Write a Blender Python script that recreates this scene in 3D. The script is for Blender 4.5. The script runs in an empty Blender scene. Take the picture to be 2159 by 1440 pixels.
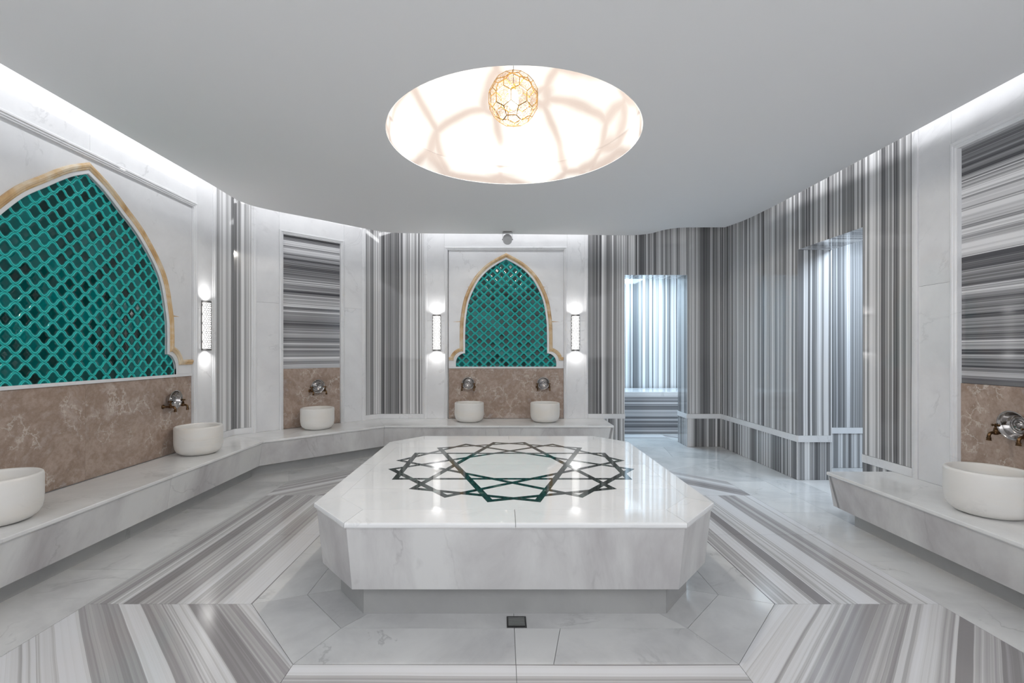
import bpy, bmesh, math, random
from mathutils import Vector, Matrix
random.seed(7)
PI = math.pi
SC = bpy.context.scene
COL = SC.collection

# ------------------------------------------------------------------ camera
CAMZ = 1.326
cam_d = bpy.data.cameras.new('camera')
cam = bpy.data.objects.new('camera', cam_d); COL.objects.link(cam)
cam.location = (0, 0, CAMZ); cam.rotation_euler = (PI/2, 0, 0)
cam_d.sensor_width = 36; cam_d.lens = 36*1000/2159
cam_d.shift_x = 21.5/2159; cam_d.shift_y = 21/2159
cam_d.clip_start = 0.05
SC.camera = cam
# ------------------------------------------------------------------ view, world
SC.view_settings.view_transform = 'Standard'
SC.view_settings.look = 'None'
SC.view_settings.exposure = 1.33
SC.view_settings.gamma = 1
SC.view_settings.use_curve_mapping = False
W = bpy.data.worlds.new('world'); SC.world = W; W.use_nodes = True
W.node_tree.nodes['Background'].inputs[0].default_value = (0.95, 0.97, 1.0, 1)
W.node_tree.nodes['Background'].inputs[1].default_value = 0.85

def area(name, loc, direction, sx, sy, power, color=(1, 1, 1)):
    l = bpy.data.lights.new(name, 'AREA'); l.shape = 'RECTANGLE'
    l.size = sx; l.size_y = sy; l.energy = power; l.color = color
    o = bpy.data.objects.new(name, l); COL.objects.link(o); o.location = loc
    o.rotation_euler = Vector(direction).to_track_quat('-Z', 'Y').to_euler()
    return o

def cove(p, q, power):
    """LED strip lying on top of the dropped ceiling, shining at the wall (to the left of p->q)."""
    p = Vector(p); q = Vector(q); t = (q-p).normalized(); n = Vector((-t.y, t.x))
    m = (p+q)/2; L = (q-p).length
    l = bpy.data.lights.new('cove_light', 'AREA'); l.shape = 'RECTANGLE'
    l.size = L; l.size_y = 0.05; l.energy = power*L; l.color = (0.97, 0.98, 1.0)
    o = bpy.data.objects.new('cove_light', l); COL.objects.link(o)
    o.location = (m.x, m.y, 3.12)
    z = -Vector((n.x, n.y, -0.45)).normalized(); x = Vector((t.x, t.y, 0)); y = z.cross(x)
    o.rotation_euler = Matrix((x, y, z)).transposed().to_euler()
CV = 0.95
cove((-2.66, 0.2), (-2.66, 5.15), CV)
cove((-2.66, 5.2), (-1.55, 6.22), CV*0.8)
cove((-1.5, 6.28), (1.7, 6.38), CV*0.8)
cove((2.86, 5.2), (2.86, 0.2), CV*0.9)
# lamps of the two side rooms
area('steam_room_lamp', (2.1, 7.75, 2.7), (0, 0, -1), 1.2, 0.7, 25, (0.62, 0.83, 1.0))
area('passage_lamp', (3.95, 4.3, 2.7), (0, 0, -1), 0.7, 1.2, 19, (0.74, 0.87, 1.0))

# ------------------------------------------------------------------ materials
MATS = {}
def new_mat(name):
    m = bpy.data.materials.new(name); m.use_nodes = True
    nt = m.node_tree; b = nt.nodes['Principled BSDF']
    MATS[name] = m
    return m, nt, b
def nd(nt, typ, **kw):
    n = nt.nodes.new(typ)
    for k, v in kw.items(): setattr(n, k, v)
    return n
def math_(nt, op, a, b=None, c=None):
    n = nt.nodes.new('ShaderNodeMath'); n.operation = op
    for i, v in enumerate((a, b, c)):
        if v is None: continue
        if isinstance(v, (int, float)): n.inputs[i].default_value = v
        else: nt.links.new(v, n.inputs[i])
    return n.outputs[0]
def ramp(nt, fac, stops):
    r = nt.nodes.new('ShaderNodeValToRGB')
    e = r.color_ramp.elements
    e[0].position = stops[0][0]; e[0].color = (*stops[0][1], 1)
    e[1].position = stops[1][0]; e[1].color = (*stops[1][1], 1)
    for p, c in stops[2:]:
        x = e.new(p); x.color = (*c, 1)
    nt.links.new(fac, r.inputs[0])
    return r.outputs[0]
def mixc(nt, fac, a, b, mode='MIX'):
    n = nt.nodes.new('ShaderNodeMix'); n.data_type = 'RGBA'; n.blend_type = mode
    for i, v in ((0, fac), (6, a), (7, b)):
        if isinstance(v, (int, float)): n.inputs[i].default_value = v
        elif isinstance(v, tuple): n.inputs[i].default_value = (*v, 1)
        else: nt.links.new(v, n.inputs[i])
    return n.outputs[2]
def noise(nt, vec, scale, detail=4, rough=0.55, dist=0.0, dims='3D'):
    n = nt.nodes.new('ShaderNodeTexNoise'); n.noise_dimensions = dims
    n.inputs['Scale'].default_value = scale; n.inputs['Detail'].default_value = detail
    n.inputs['Roughness'].default_value = rough; n.inputs['Distortion'].default_value = dist
    if dims == '1D': nt.links.new(vec, n.inputs['W'])
    elif vec is not None: nt.links.new(vec, n.inputs['Vector'])
    return n.outputs['Fac']
def mapping(nt, vec, scale=(1, 1, 1), loc=None):
    n = nt.nodes.new('ShaderNodeMapping'); n.inputs['Scale'].default_value = scale
    nt.links.new(vec, n.inputs['Vector'])
    if loc is not None: nt.links.new(loc, n.inputs['Location'])
    return n.outputs[0]
def obj_coords(nt, scale=(1, 1, 1)):
    g = nd(nt, 'ShaderNodeTexCoord'); oi = nd(nt, 'ShaderNodeObjectInfo')
    r = math_(nt, 'MULTIPLY', oi.outputs['Random'], 37.0)
    cx = nd(nt, 'ShaderNodeCombineXYZ')
    nt.links.new(r, cx.inputs[0]); nt.links.new(r, cx.inputs[1]); nt.links.new(r, cx.inputs[2])
    return mapping(nt, g.outputs['Object'], scale, cx.outputs[0])

def plain(name, col, rough=0.5, metal=0.0, emit=None, strength=0):
    m, nt, b = new_mat(name)
    b.inputs['Base Color'].default_value = (*col, 1)
    b.inputs['Roughness'].default_value = rough; b.inputs['Metallic'].default_value = metal
    if emit:
        b.inputs['Emission Color'].default_value = (*emit, 1); b.inputs['Emission Strength'].default_value = strength
    return m

def white_marble(name, base=(0.80, 0.80, 0.81), grey=(0.60, 0.60, 0.62), amount=0.5, rough=0.1, stretch=(1, 1, 1), vein=0.35, warm=None):
    m, nt, b = new_mat(name)
    v = obj_coords(nt, stretch)
    n1 = noise(nt, v, 1.6, 7, 0.62, 0.4)
    f1 = ramp(nt, n1, [(0.40, (1, 1, 1)), (0.72, (0, 0, 0))])
    c = mixc(nt, math_(nt, 'MULTIPLY', math_(nt, 'SUBTRACT', 1.0, f1), amount), base, grey)
    n2 = noise(nt, v, 1.1, 6, 0.6, 0.9)
    ridge = math_(nt, 'ABSOLUTE', math_(nt, 'SUBTRACT', n2, 0.5))
    vv = ramp(nt, ridge, [(0.0, (1, 1, 1)), (0.012, (0, 0, 0))])
    gate = ramp(nt, noise(nt, v, 2.3, 2), [(0.5, (0, 0, 0)), (0.65, (1, 1, 1))])
    f2 = math_(nt, 'MULTIPLY', math_(nt, 'MULTIPLY', vv, gate), vein)
    c = mixc(nt, f2, c, tuple(x*0.6 for x in grey))
    spots = ramp(nt, noise(nt, v, 9, 3), [(0.68, (0, 0, 0)), (0.78, (1, 1, 1))])
    c = mixc(nt, math_(nt, 'MULTIPLY', spots, 0.22*amount), c, tuple(x*0.7 for x in grey))
    if warm:
        w = ramp(nt, noise(nt, v, 3.0, 4), [(0.45, (0, 0, 0)), (0.7, (1, 1, 1))])
        c = mixc(nt, math_(nt, 'MULTIPLY', w, 0.6), c, warm)
    nt.links.new(c, b.inputs['Base Color'])
    b.inputs['Roughness'].default_value = rough
    return m

def striped(name, big, mid, fine, stops, rough=0.06, wobble=0.006, weights=(0.40, 0.34, 0.26), soft=0.0):
    """vein-cut marble: UV.x runs across the bands, UV.y along them (metres)."""
    m, nt, b = new_mat(name)
    uv = nd(nt, 'ShaderNodeUVMap')
    sp = nd(nt, 'ShaderNodeSeparateXYZ'); nt.links.new(uv.outputs[0], sp.inputs[0])
    mp = mapping(nt, uv.outputs[0], (3.0, 0.55, 1))
    wob = math_(nt, 'MULTIPLY', math_(nt, 'SUBTRACT', noise(nt, mp, 1.0, 3, 0.5, 0, '2D'), 0.5), wobble*2)
    x = math_(nt, 'ADD', sp.outputs[0], wob)
    vals = []
    for sc, w in zip((big, mid, fine), weights):
        vo = nd(nt, 'ShaderNodeTexVoronoi', voronoi_dimensions='1D', feature='F1')
        vo.inputs['Scale'].default_value = sc; vo.inputs['Randomness'].default_value = 1.0
        nt.links.new(x, vo.inputs['W'])
        s2 = nd(nt, 'ShaderNodeSeparateColor'); nt.links.new(vo.outputs['Color'], s2.inputs[0])
        vals.append(math_(nt, 'MULTIPLY', s2.outputs[0], w))
    s = math_(nt, 'ADD', math_(nt, 'ADD', vals[0], vals[1]), vals[2])
    sm = noise(nt, x, fine*0.9, 3, 0.6, 0, '1D')
    s = math_(nt, 'ADD', s, math_(nt, 'MULTIPLY', math_(nt, 'SUBTRACT', sm, 0.5), 0.28+soft))
    lw = noise(nt, mapping(nt, uv.outputs[0], (14, 0.35, 1)), 1.0, 4, 0.55, 0, '2D')
    s = math_(nt, 'ADD', s, math_(nt, 'MULTIPLY', math_(nt, 'SUBTRACT', lw, 0.5), 0.14))
    c = ramp(nt, s, stops)
    nt.links.new(c, b.inputs['Base Color'])
    b.inputs['Roughness'].default_value = rough
    return m

white_marble('white_marble_wall', (0.84, 0.845, 0.86), (0.66, 0.66, 0.68), 0.6, 0.055, (1, 1, 1), 0.3)
white_marble('white_marble_bench', (0.86, 0.86, 0.855), (0.60, 0.60, 0.60), 0.6, 0.16, (1, 1, 1), 0.3)
white_marble('white_marble_slab', (0.90, 0.905, 0.91), (0.70, 0.73, 0.75), 0.5, 0.04, (1, 1, 1), 0.2)
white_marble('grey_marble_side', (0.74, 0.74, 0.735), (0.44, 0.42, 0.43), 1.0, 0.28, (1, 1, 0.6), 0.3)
white_marble('kick_marble_shaded', (0.46, 0.46, 0.455), (0.34, 0.34, 0.34), 0.7, 0.25)  # same marble, darkened: shade of the recessed kickboards and plinth put into the colour
white_marble('floor_marble', (0.73, 0.73, 0.725), (0.46, 0.46, 0.47), 0.8, 0.11, (1, 1, 1), 0.4)
white_marble('basin_marble', (0.84, 0.82, 0.79), (0.70, 0.69, 0.67), 0.4, 0.35, (1, 1, 2.5), 0.15, warm=(0.84, 0.78, 0.70))
striped('striped_wall_marble', 9, 42, 150,
        [(0.18, (0.10, 0.10, 0.105)), (0.36, (0.23, 0.23, 0.235)), (0.52, (0.36, 0.36, 0.365)), (0.59, (0.62, 0.62, 0.625)), (0.72, (0.82, 0.82, 0.83))], weights=(0.30, 0.42, 0.28))
striped('striped_niche_marble', 6, 34, 130,
        [(0.18, (0.07, 0.07, 0.08)), (0.35, (0.20, 0.20, 0.21)), (0.52, (0.34, 0.34, 0.355)), (0.62, (0.56, 0.56, 0.58)), (0.77, (0.82, 0.82, 0.84))], wobble=0.003, weights=(0.32, 0.40, 0.28))
striped('striped_floor_marble', 4.5, 12, 70,
        [(0.20, (0.27, 0.255, 0.26)), (0.37, (0.38, 0.365, 0.37)), (0.49, (0.50, 0.49, 0.49)), (0.56, (0.67, 0.665, 0.67)), (0.72, (0.75, 0.75, 0.77))],
        rough=0.14, wobble=0.014, weights=(0.42, 0.42, 0.16), soft=0.05)

m, nt, b = new_mat('brown_marble')
v = obj_coords(nt)
n1 = noise(nt, v, 1.8, 8, 0.72, 0.25)
c = ramp(nt, n1, [(0.30, (0.55, 0.50, 0.51)), (0.41, (0.33, 0.23, 0.175)), (0.48, (0.50, 0.385, 0.32)), (0.55, (0.35, 0.25, 0.195)), (0.63, (0.54, 0.44, 0.385)), (0.74, (0.60, 0.53, 0.50))])
nz_ = nd(nt, 'ShaderNodeTexNoise'); nz_.inputs['Scale'].default_value = 7; nz_.inputs['Detail'].default_value = 5; nz_.inputs['Roughness'].default_value = 0.65; nt.links.new(v, nz_.inputs['Vector'])
s1_ = nd(nt, 'ShaderNodeVectorMath', operation='SCALE'); s1_.inputs['Scale'].default_value = 0.22; nt.links.new(nz_.outputs['Color'], s1_.inputs[0])
a1_ = nd(nt, 'ShaderNodeVectorMath', operation='ADD'); nt.links.new(v, a1_.inputs[0]); nt.links.new(s1_.outputs[0], a1_.inputs[1])
v1_ = nd(nt, 'ShaderNodeTexVoronoi', feature='DISTANCE_TO_EDGE'); v1_.inputs['Scale'].default_value = 9; nt.links.new(a1_.outputs[0], v1_.inputs['Vector'])
ridge = math_(nt, 'MULTIPLY', v1_.outputs['Distance'], 0.6)
vv = ramp(nt, ridge, [(0.0, (1, 1, 1)), (0.036, (0, 0, 0))])
gate = ramp(nt, noise(nt, v, 5.0, 4), [(0.49, (0, 0, 0)), (0.58, (1, 1, 1))])
c = mixc(nt, math_(nt, 'MULTIPLY', math_(nt, 'MULTIPLY', vv, gate), 0.85), c, (0.80, 0.74, 0.68))
sp = ramp(nt, noise(nt, v, 42, 4, 0.65), [(0.60, (0, 0, 0)), (0.66, (1, 1, 1))])
c = mixc(nt, math_(nt, 'MULTIPLY', math_(nt, 'MULTIPLY', sp, gate), 0.7), c, (0.70, 0.60, 0.52))
gr = noise(nt, v, 26, 4, 0.7)
c = mixc(nt, 0.30, c, ramp(nt, gr, [(0.3, (0.20, 0.15, 0.12)), (0.7, (0.48, 0.39, 0.33))]), 'MIX')
nt.links.new(c, b.inputs['Base Color']); b.inputs['Roughness'].default_value = 0.14

m, nt, b = new_mat('green_marble')
v = obj_coords(nt)
c = ramp(nt, noise(nt, v, 9, 6, 0.7, 1.5), [(0.42, (0.010, 0.016, 0.014)), (0.56, (0.022, 0.040, 0.034)), (0.66, (0.12, 0.18, 0.155))])
nt.links.new(c, b.inputs['Base Color']); b.inputs['Roughness'].default_value = 0.06

m, nt, b = new_mat('honey_onyx')
v = obj_coords(nt, (1, 1, 1))
c = ramp(nt, noise(nt, v, 5, 5, 0.6, 0.6), [(0.32, (0.50, 0.30, 0.13)), (0.46, (0.66, 0.45, 0.24)), (0.60, (0.74, 0.60, 0.42)), (0.75, (0.80, 0.72, 0.60))])
nt.links.new(c, b.inputs['Base Color']); b.inputs['Roughness'].default_value = 0.2

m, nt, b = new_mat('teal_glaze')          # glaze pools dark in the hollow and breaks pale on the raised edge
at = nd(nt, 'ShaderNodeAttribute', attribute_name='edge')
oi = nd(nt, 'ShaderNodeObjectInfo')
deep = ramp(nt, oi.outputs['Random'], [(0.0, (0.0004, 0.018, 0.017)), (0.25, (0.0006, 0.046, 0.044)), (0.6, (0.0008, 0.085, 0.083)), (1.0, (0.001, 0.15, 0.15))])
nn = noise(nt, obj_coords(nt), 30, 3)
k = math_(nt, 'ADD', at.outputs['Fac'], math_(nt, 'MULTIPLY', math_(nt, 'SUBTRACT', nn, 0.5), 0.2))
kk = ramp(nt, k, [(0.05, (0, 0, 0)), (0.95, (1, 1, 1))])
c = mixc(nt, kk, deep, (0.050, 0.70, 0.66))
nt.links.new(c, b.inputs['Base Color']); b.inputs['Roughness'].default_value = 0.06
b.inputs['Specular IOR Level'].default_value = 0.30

plain('grout_teal', (0.03, 0.20, 0.19), 0.6)
plain('grout_grey', (0.30, 0.30, 0.30), 0.8)
plain('ceiling_paint', (0.88, 0.88, 0.885), 0.85)
plain('plaster', (0.80, 0.80, 0.80), 0.8)
plain('steel', (0.46, 0.44, 0.43), 0.12, 1.0)
plain('dark_steel', (0.10, 0.10, 0.10), 0.4, 1.0)
plain('grey_metal', (0.33, 0.33, 0.33), 0.45, 0.3)
plain('screen_metal', (0.10, 0.10, 0.10), 0.6)
plain('well_shade_black', (0.01, 0.01, 0.01), 0.8)
plain('silver_metal', (0.30, 0.29, 0.28), 0.35, 1.0)
plain('gold', (0.50, 0.31, 0.11), 0.25, 1.0)
plain('grey_plastic', (0.60, 0.60, 0.61), 0.5)
plain('lamp_glass', (0.9, 0.9, 0.9), 0.4, 0, (1.0, 0.985, 0.96), 0.9)
plain('bulb_glow', (0.9, 0.9, 0.9), 0.4, 0, (1.0, 0.93, 0.80), 5.0)

m, nt, b = new_mat('antique_bronze')
v = obj_coords(nt)
c = ramp(nt, noise(nt, v, 40, 4), [(0.35, (0.05, 0.028, 0.014)), (0.65, (0.24, 0.14, 0.07))])
nt.links.new(c, b.inputs['Base Color']); b.inputs['Metallic'].default_value = 1; b.inputs['Roughness'].default_value = 0.3

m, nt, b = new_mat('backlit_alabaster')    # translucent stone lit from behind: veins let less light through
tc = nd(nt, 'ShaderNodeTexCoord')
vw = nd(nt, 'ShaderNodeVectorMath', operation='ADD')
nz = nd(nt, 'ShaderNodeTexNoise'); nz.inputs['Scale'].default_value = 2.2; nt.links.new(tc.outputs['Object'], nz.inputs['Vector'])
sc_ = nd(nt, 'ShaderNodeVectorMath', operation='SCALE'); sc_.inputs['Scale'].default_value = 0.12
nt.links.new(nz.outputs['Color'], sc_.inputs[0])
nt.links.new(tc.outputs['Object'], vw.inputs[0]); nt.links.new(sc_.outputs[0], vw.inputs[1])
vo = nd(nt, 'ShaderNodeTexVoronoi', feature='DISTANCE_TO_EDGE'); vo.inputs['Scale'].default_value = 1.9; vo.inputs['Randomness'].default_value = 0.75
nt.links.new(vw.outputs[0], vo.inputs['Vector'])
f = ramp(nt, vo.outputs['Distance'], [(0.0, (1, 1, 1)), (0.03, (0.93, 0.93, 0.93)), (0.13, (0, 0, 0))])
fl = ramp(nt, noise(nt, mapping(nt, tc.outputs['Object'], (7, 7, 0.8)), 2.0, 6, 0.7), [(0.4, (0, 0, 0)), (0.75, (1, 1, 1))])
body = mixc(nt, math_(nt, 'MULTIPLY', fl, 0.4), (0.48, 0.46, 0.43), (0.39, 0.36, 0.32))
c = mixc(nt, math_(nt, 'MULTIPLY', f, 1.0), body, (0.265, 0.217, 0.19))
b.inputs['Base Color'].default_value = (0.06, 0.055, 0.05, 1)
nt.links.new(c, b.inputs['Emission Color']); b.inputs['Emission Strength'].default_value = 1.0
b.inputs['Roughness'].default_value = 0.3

# ------------------------------------------------------------------ builders
def tag(o, label=None, cat=None, group=None, kind=None):
    if label: o['label'] = label
    if cat: o['category'] = cat
    if group: o['group'] = group
    if kind: o['kind'] = kind
    return o

def empty(name, loc=(0, 0, 0), rot=None):
    o = bpy.data.objects.new(name, None); COL.objects.link(o)
    o.location = loc; o.empty_display_size = 0.1
    if rot is not None: o.rotation_euler = rot
    return o

def mesh_obj(name, verts, faces, mat, parent=None, uvf=None, smooth=False, bevel=0, center=True, attr=None):
    me = bpy.data.meshes.new(name)
    vs = [Vector(v) for v in verts]
    if center:
        c = Vector(((min(v.x for v in vs)+max(v.x for v in vs))/2, (min(v.y for v in vs)+max(v.y for v in vs))/2, min(v.z for v in vs)))
    else: c = Vector((0, 0, 0))
    me.from_pydata([v-c for v in vs], [], faces)
    bm = bmesh.new(); bm.from_mesh(me); bmesh.ops.recalc_face_normals(bm, faces=bm.faces); bm.to_mesh(me); bm.free()
    if smooth is not False:
        for p in me.polygons: p.use_smooth = True
        if smooth is not True: me.set_sharp_from_angle(angle=smooth)
    if uvf:
        uv = me.uv_layers.new(name='UVMap')
        for l in me.loops: uv.data[l.index].uv = uvf(vs[l.vertex_index])
    if attr:
        a = me.attributes.new(attr[0], 'FLOAT', 'POINT')
        for i, x in enumerate(attr[1]): a.data[i].value = x
    me.materials.append(MATS[mat])
    o = bpy.data.objects.new(name, me); COL.objects.link(o)
    o.location = c
    if parent is not None:
        o.parent = parent
        if parent.get('world_children'): o.location = c-parent.location
    if bevel:
        md = o.modifiers.new('bevel', 'BEVEL'); md.width = bevel; md.segments = 2; md.limit_method = 'ANGLE'; md.angle_limit = math.radians(40)
    return o

class MB:
    def __init__(s): s.v = []; s.f = []
    def add(s, v, f):
        n = len(s.v); s.v += [tuple(x) for x in v]; s.f += [tuple(i+n for i in q) for q in f]; return s
    def box(s, a, b, M=None):
        x0, y0, z0 = a; x1, y1, z1 = b
        v = [Vector(p) for p in ((x0,y0,z0),(x1,y0,z0),(x1,y1,z0),(x0,y1,z0),(x0,y0,z1),(x1,y0,z1),(x1,y1,z1),(x0,y1,z1))]
        if M: v = [M @ p for p in v]
        return s.add(v, [(0,3,2,1),(4,5,6,7),(0,1,5,4),(1,2,6,5),(2,3,7,6),(3,0,4,7)])
    def prism(s, poly, z0, z1):
        n = len(poly)
        v = [(p[0], p[1], z0) for p in poly]+[(p[0], p[1], z1) for p in poly]
        f = [tuple(reversed(range(n))), tuple(range(n, 2*n))]+[(i, (i+1) % n, (i+1) % n+n, i+n) for i in range(n)]
        return s.add(v, f)
    def tube(s, pts, rad, seg=10, cap=True):
        pts = [Vector(p) for p in pts]
        if not hasattr(rad, '__len__'): rad = [rad]*len(pts)
        v = []; f = []; prev = None
        for i, p in enumerate(pts):
            d = (pts[min(i+1, len(pts)-1)]-pts[max(i-1, 0)]).normalized()
            if prev is None:
                a = Vector((0, 0, 1)) if abs(d.z) < 0.9 else Vector((1, 0, 0))
                u = d.cross(a).normalized()
            else:
                u = (prev-d*prev.dot(d)).normalized()
            prev = u; w = d.cross(u)
            for k in range(seg):
                t = 2*PI*k/seg; v.append(p+(u*math.cos(t)+w*math.sin(t))*rad[i])
        for i in range(len(pts)-1):
            for k in range(seg):
                a = i*seg+k; b_ = i*seg+(k+1) % seg; f.append((a, b_, b_+seg, a+seg))
        if cap:
            f.append(tuple(range(seg))); f.append(tuple(range((len(pts)-1)*seg, len(pts)*seg)))
        return s.add(v, f)
    def lathe(s, prof, seg=32, M=None):
        """prof: (r, h) pairs; axis local Z."""
        v = []; f = []
        for r, h in prof:
            for k in range(seg):
                t = 2*PI*k/seg; p = Vector((r*math.cos(t), r*math.sin(t), h))
                v.append(M @ p if M else p)
        for i in range(len(prof)-1):
            for k in range(seg):
                a = i*seg+k; b_ = i*seg+(k+1) % seg; f.append((a, b_, b_+seg, a+seg))
        f.append(tuple(range(seg))); f.append(tuple(range((len(prof)-1)*seg, len(prof)*seg)))
        return s.add(v, f)
    def build(s, name, mat, parent=None, **kw): return mesh_obj(name, s.v, s.f, mat, parent, **kw)

def sweep(path, prof, closed=False):
    """path: 2D points; prof: (offset to the left of travel, height) -> verts in (x, y, h) and faces."""
    n = len(path); P = [Vector(p) for p in path]; V = []; F = []
    for i in range(n):
        a = P[i-1] if (i > 0 or closed) else None; c = P[(i+1) % n] if (i < n-1 or closed) else None
        ds = []
        if a is not None: ds.append((P[i]-a).normalized())
        if c is not None: ds.append((c-P[i]).normalized())
        ns = [Vector((-d.y, d.x)) for d in ds]
        m = (ns[0]+ns[-1]).normalized(); k = 1/max(0.35, m.dot(ns[0]))
        for o, h in prof: V.append((P[i].x+m.x*o*k, P[i].y+m.y*o*k, h))
    q = len(prof)
    for i in range(n if closed else n-1):
        j = (i+1) % n
        for t in range(q):
            u = (t+1) % q; F.append((i*q+t, j*q+t, j*q+u, i*q+u))
    if not closed: F.append(tuple(range(q))); F.append(tuple(range((n-1)*q, n*q)))
    return V, F

class Wall:
    def __init__(s, o, n):
        s.o = Vector((o[0], o[1], 0)); s.n = Vector((n[0], n[1], 0)).normalized(); s.t = Vector((0, 0, 1)).cross(s.n)
        s.rot = Matrix((s.t, Vector((0, 0, 1)), s.n)).transposed().to_euler()
    def p(s, a, z, d): return s.o+s.t*a+s.n*d+Vector((0, 0, z))
    def uv(s, horiz, off):
        def f(v):
            a = (v-s.o).dot(s.t)+(v-s.o).dot(s.n)
            return (v.z+off, a) if horiz else (a+off, v.z)
        return f
    def box_mb(s, a0, a1, z0, z1, d0, d1, mb=None):
        mb = mb or MB()
        M = Matrix.Identity(4)
        for i, c in enumerate((s.t, s.n, Vector((0, 0, 1)))):
            for r in range(3): M[r][i] = c[r]
        M.translation = s.o
        return mb.box((a0, d0, z0), (a1, d1, z1), M)
    def panel(s, name, a0, a1, z0, z1, mat, parent, d0=-0.045, d1=0.0, horiz=False, off=None, bevel=0.0012, g=0.0006):
        off = random.uniform(0, 50) if off is None else off
        return s.box_mb(a0+g, a1-g, z0+g, z1-g, d0, d1).build(name, mat, parent, uvf=s.uv(horiz, off), bevel=bevel)
    def empty(s, name, a, z, d=0.0): return empty(name, s.p(a, z, d), s.rot)

LEFT = Wall((-3.0, 0), (1, 0))          # a = Y
DIAG = Wall((-3.0, 5.31), (1, -1))      # a = 0 .. 1.825
BACK = Wall((0, 6.6), (0, -1))          # a = X
RIGHT = Wall((3.05, 0), (-1, 0))        # a = -Y
TOPZ = 3.6; PZ = 3.2
SHELF = 0.391; BROWN = 1.09; SILL = 1.115

# ------------------------------------------------------------------ walls
def structure(name): 
    pass
def wall_struct(name, mb, mat='plaster'):
    o = mb.build(name, mat); tag(o, kind='structure'); o['world_children'] = 1
    return o
mb = MB(); LEFT.box_mb(-0.6, 5.45, 0, TOPZ, -0.25, -0.045, mb); wl = wall_struct('wall_left', mb)
mb = MB(); DIAG.box_mb(-0.0, 1.86, 0, TOPZ, -0.25, -0.045, mb); wd = wall_struct('wall_left_diagonal', mb)
mb = MB()
BACK.box_mb(-1.85, 1.71-0.03, 0, TOPZ, -0.35, -0.045, mb); BACK.box_mb(1.71-0.03, 2.58+0.03, 2.39+0.03, TOPZ, -0.35, -0.045, mb)
BACK.box_mb(2.58+0.03, 3.3, 0, TOPZ, -0.35, -0.045, mb); wb = wall_struct('wall_back', mb)
mb = MB()
RIGHT.box_mb(-6.6, -4.89-0.03, 0, TOPZ, -0.355+0.03, -0.045, mb); RIGHT.box_mb(-4.89-0.03, -4.01+0.03, 2.375+0.03, TOPZ, -0.355+0.03, -0.045, mb)
RIGHT.box_mb(-4.01+0.03, 0.6, 0, TOPZ, -0.355+0.03, -0.045, mb); wr = wall_struct('wall_right', mb)

WS = 'striped_wall_marble'; WM = 'white_marble_wall'
def stripes(wall, par, a0, a1, z0, z1, cuts=(), **kw):
    e = [a0]+list(cuts)+[a1]
    for x, y in zip(e, e[1:]): wall.panel('striped_panel', x, y, z0, z1, WS, par, **kw)
def skirting(wall, par, a0, a1, z0=SHELF, z1=0.459):
    wall.panel('skirting_strip', a0, a1, z0, z1, WM, par, d1=0.008, bevel=0.002)

FRAME = [(0.0, -0.02), (0.0, 0.010), (0.010, 0.016), (0.020, 0.016), (0.024, 0.009), (0.034, 0.009), (0.040, 0.002), (0.046, 0.002), (0.050, -0.03), (0.02, -0.03)]
def frame(wall, par, a0, a1, ztop, z0=SHELF):
    """moulding on three sides of a recess; a0..a1 is the outer edge"""
    path = [(a0, z0), (a0, ztop), (a1, ztop), (a1, z0)]
    V, F = sweep(path, [(-o, h) for o, h in FRAME])
    V = [wall.p(x, z, d) for x, z, d in V]
    mesh_obj('niche_moulding', V, F, WM, par, smooth=math.radians(25))
def edge_trim(wall, par, a, w, z0=SHELF, z1=PZ):
    path = [(a, z0), (a, z1)]
    prof = [(-w/2, -0.01), (-w/2, 0.010), (-w*0.25, 0.014), (w*0.1, 0.012), (w*0.2, 0.007), (w/2, 0.005), (w/2, -0.01)]
    V, F = sweep(path, prof); V = [wall.p(x, z, d) for x, z, d in V]
    mesh_obj('edge_moulding', V, F, WM, par, smooth=math.radians(25))

def pilaster(wall, par, a0, a1, cut=1.75):
    wall.panel('marble_panel', a0, a1, SHELF, cut, WM, par); wall.panel('marble_panel', a0, a1, cut, PZ, WM, par)

# left wall
NT = 2.783
stripes(LEFT, wl, 4.97, 5.33, 0.459, PZ); skirting(LEFT, wl, 4.97, 5.33)
pilaster(LEFT, wl, 4.665, 4.97); edge_trim(LEFT, wl, 4.945, 0.05)
LEFT.panel('marble_panel', 2.25, 3.456, NT, PZ, WM, wl); LEFT.panel('marble_panel', 3.456, 4.665, NT, PZ, WM, wl)
frame(LEFT, wl, 2.25, 4.665, NT)
pilaster(LEFT, wl, 1.94, 2.25); edge_trim(LEFT, wl, 1.965, 0.05)
stripes(LEFT, wl, 1.2, 1.94, 0.459, PZ); skirting(LEFT, wl, 1.2, 1.94)
pilaster(LEFT, wl, 0.3, 1.2); pilaster(LEFT, wl, -0.6, 0.3)
LEFT.panel('marble_panel', -0.6, 5.33, 0.0, SHELF-0.03, WM, wl)
# diagonal wall
stripes(DIAG, wd, -0.01, 0.182, 0.459, PZ, off=17.4); skirting(DIAG, wd, -0.01, 0.182)
pilaster(DIAG, wd, 0.182, 0.49, 1.9); edge_trim(DIAG, wd, 0.207, 0.05)
DIAG.panel('marble_panel', 0.49, 1.31, NT, PZ, WM, wd); frame(DIAG, wd, 0.49, 1.31, NT)
pilaster(DIAG, wd, 1.31, 1.615, 1.9); edge_trim(DIAG, wd, 1.59, 0.05)
stripes(DIAG, wd, 1.615, 1.835, 0.459, PZ); skirting(DIAG, wd, 1.615, 1.835)
DIAG.panel('striped_panel', 0.535, 1.265, SILL, NT-0.03, 'striped_niche_marble', wd, d1=-0.024, horiz=True)
DIAG.panel('brown_marble_panel', 0.535, 1.265, SHELF, SILL, 'brown_marble', wd, d1=-0.02)
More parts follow.
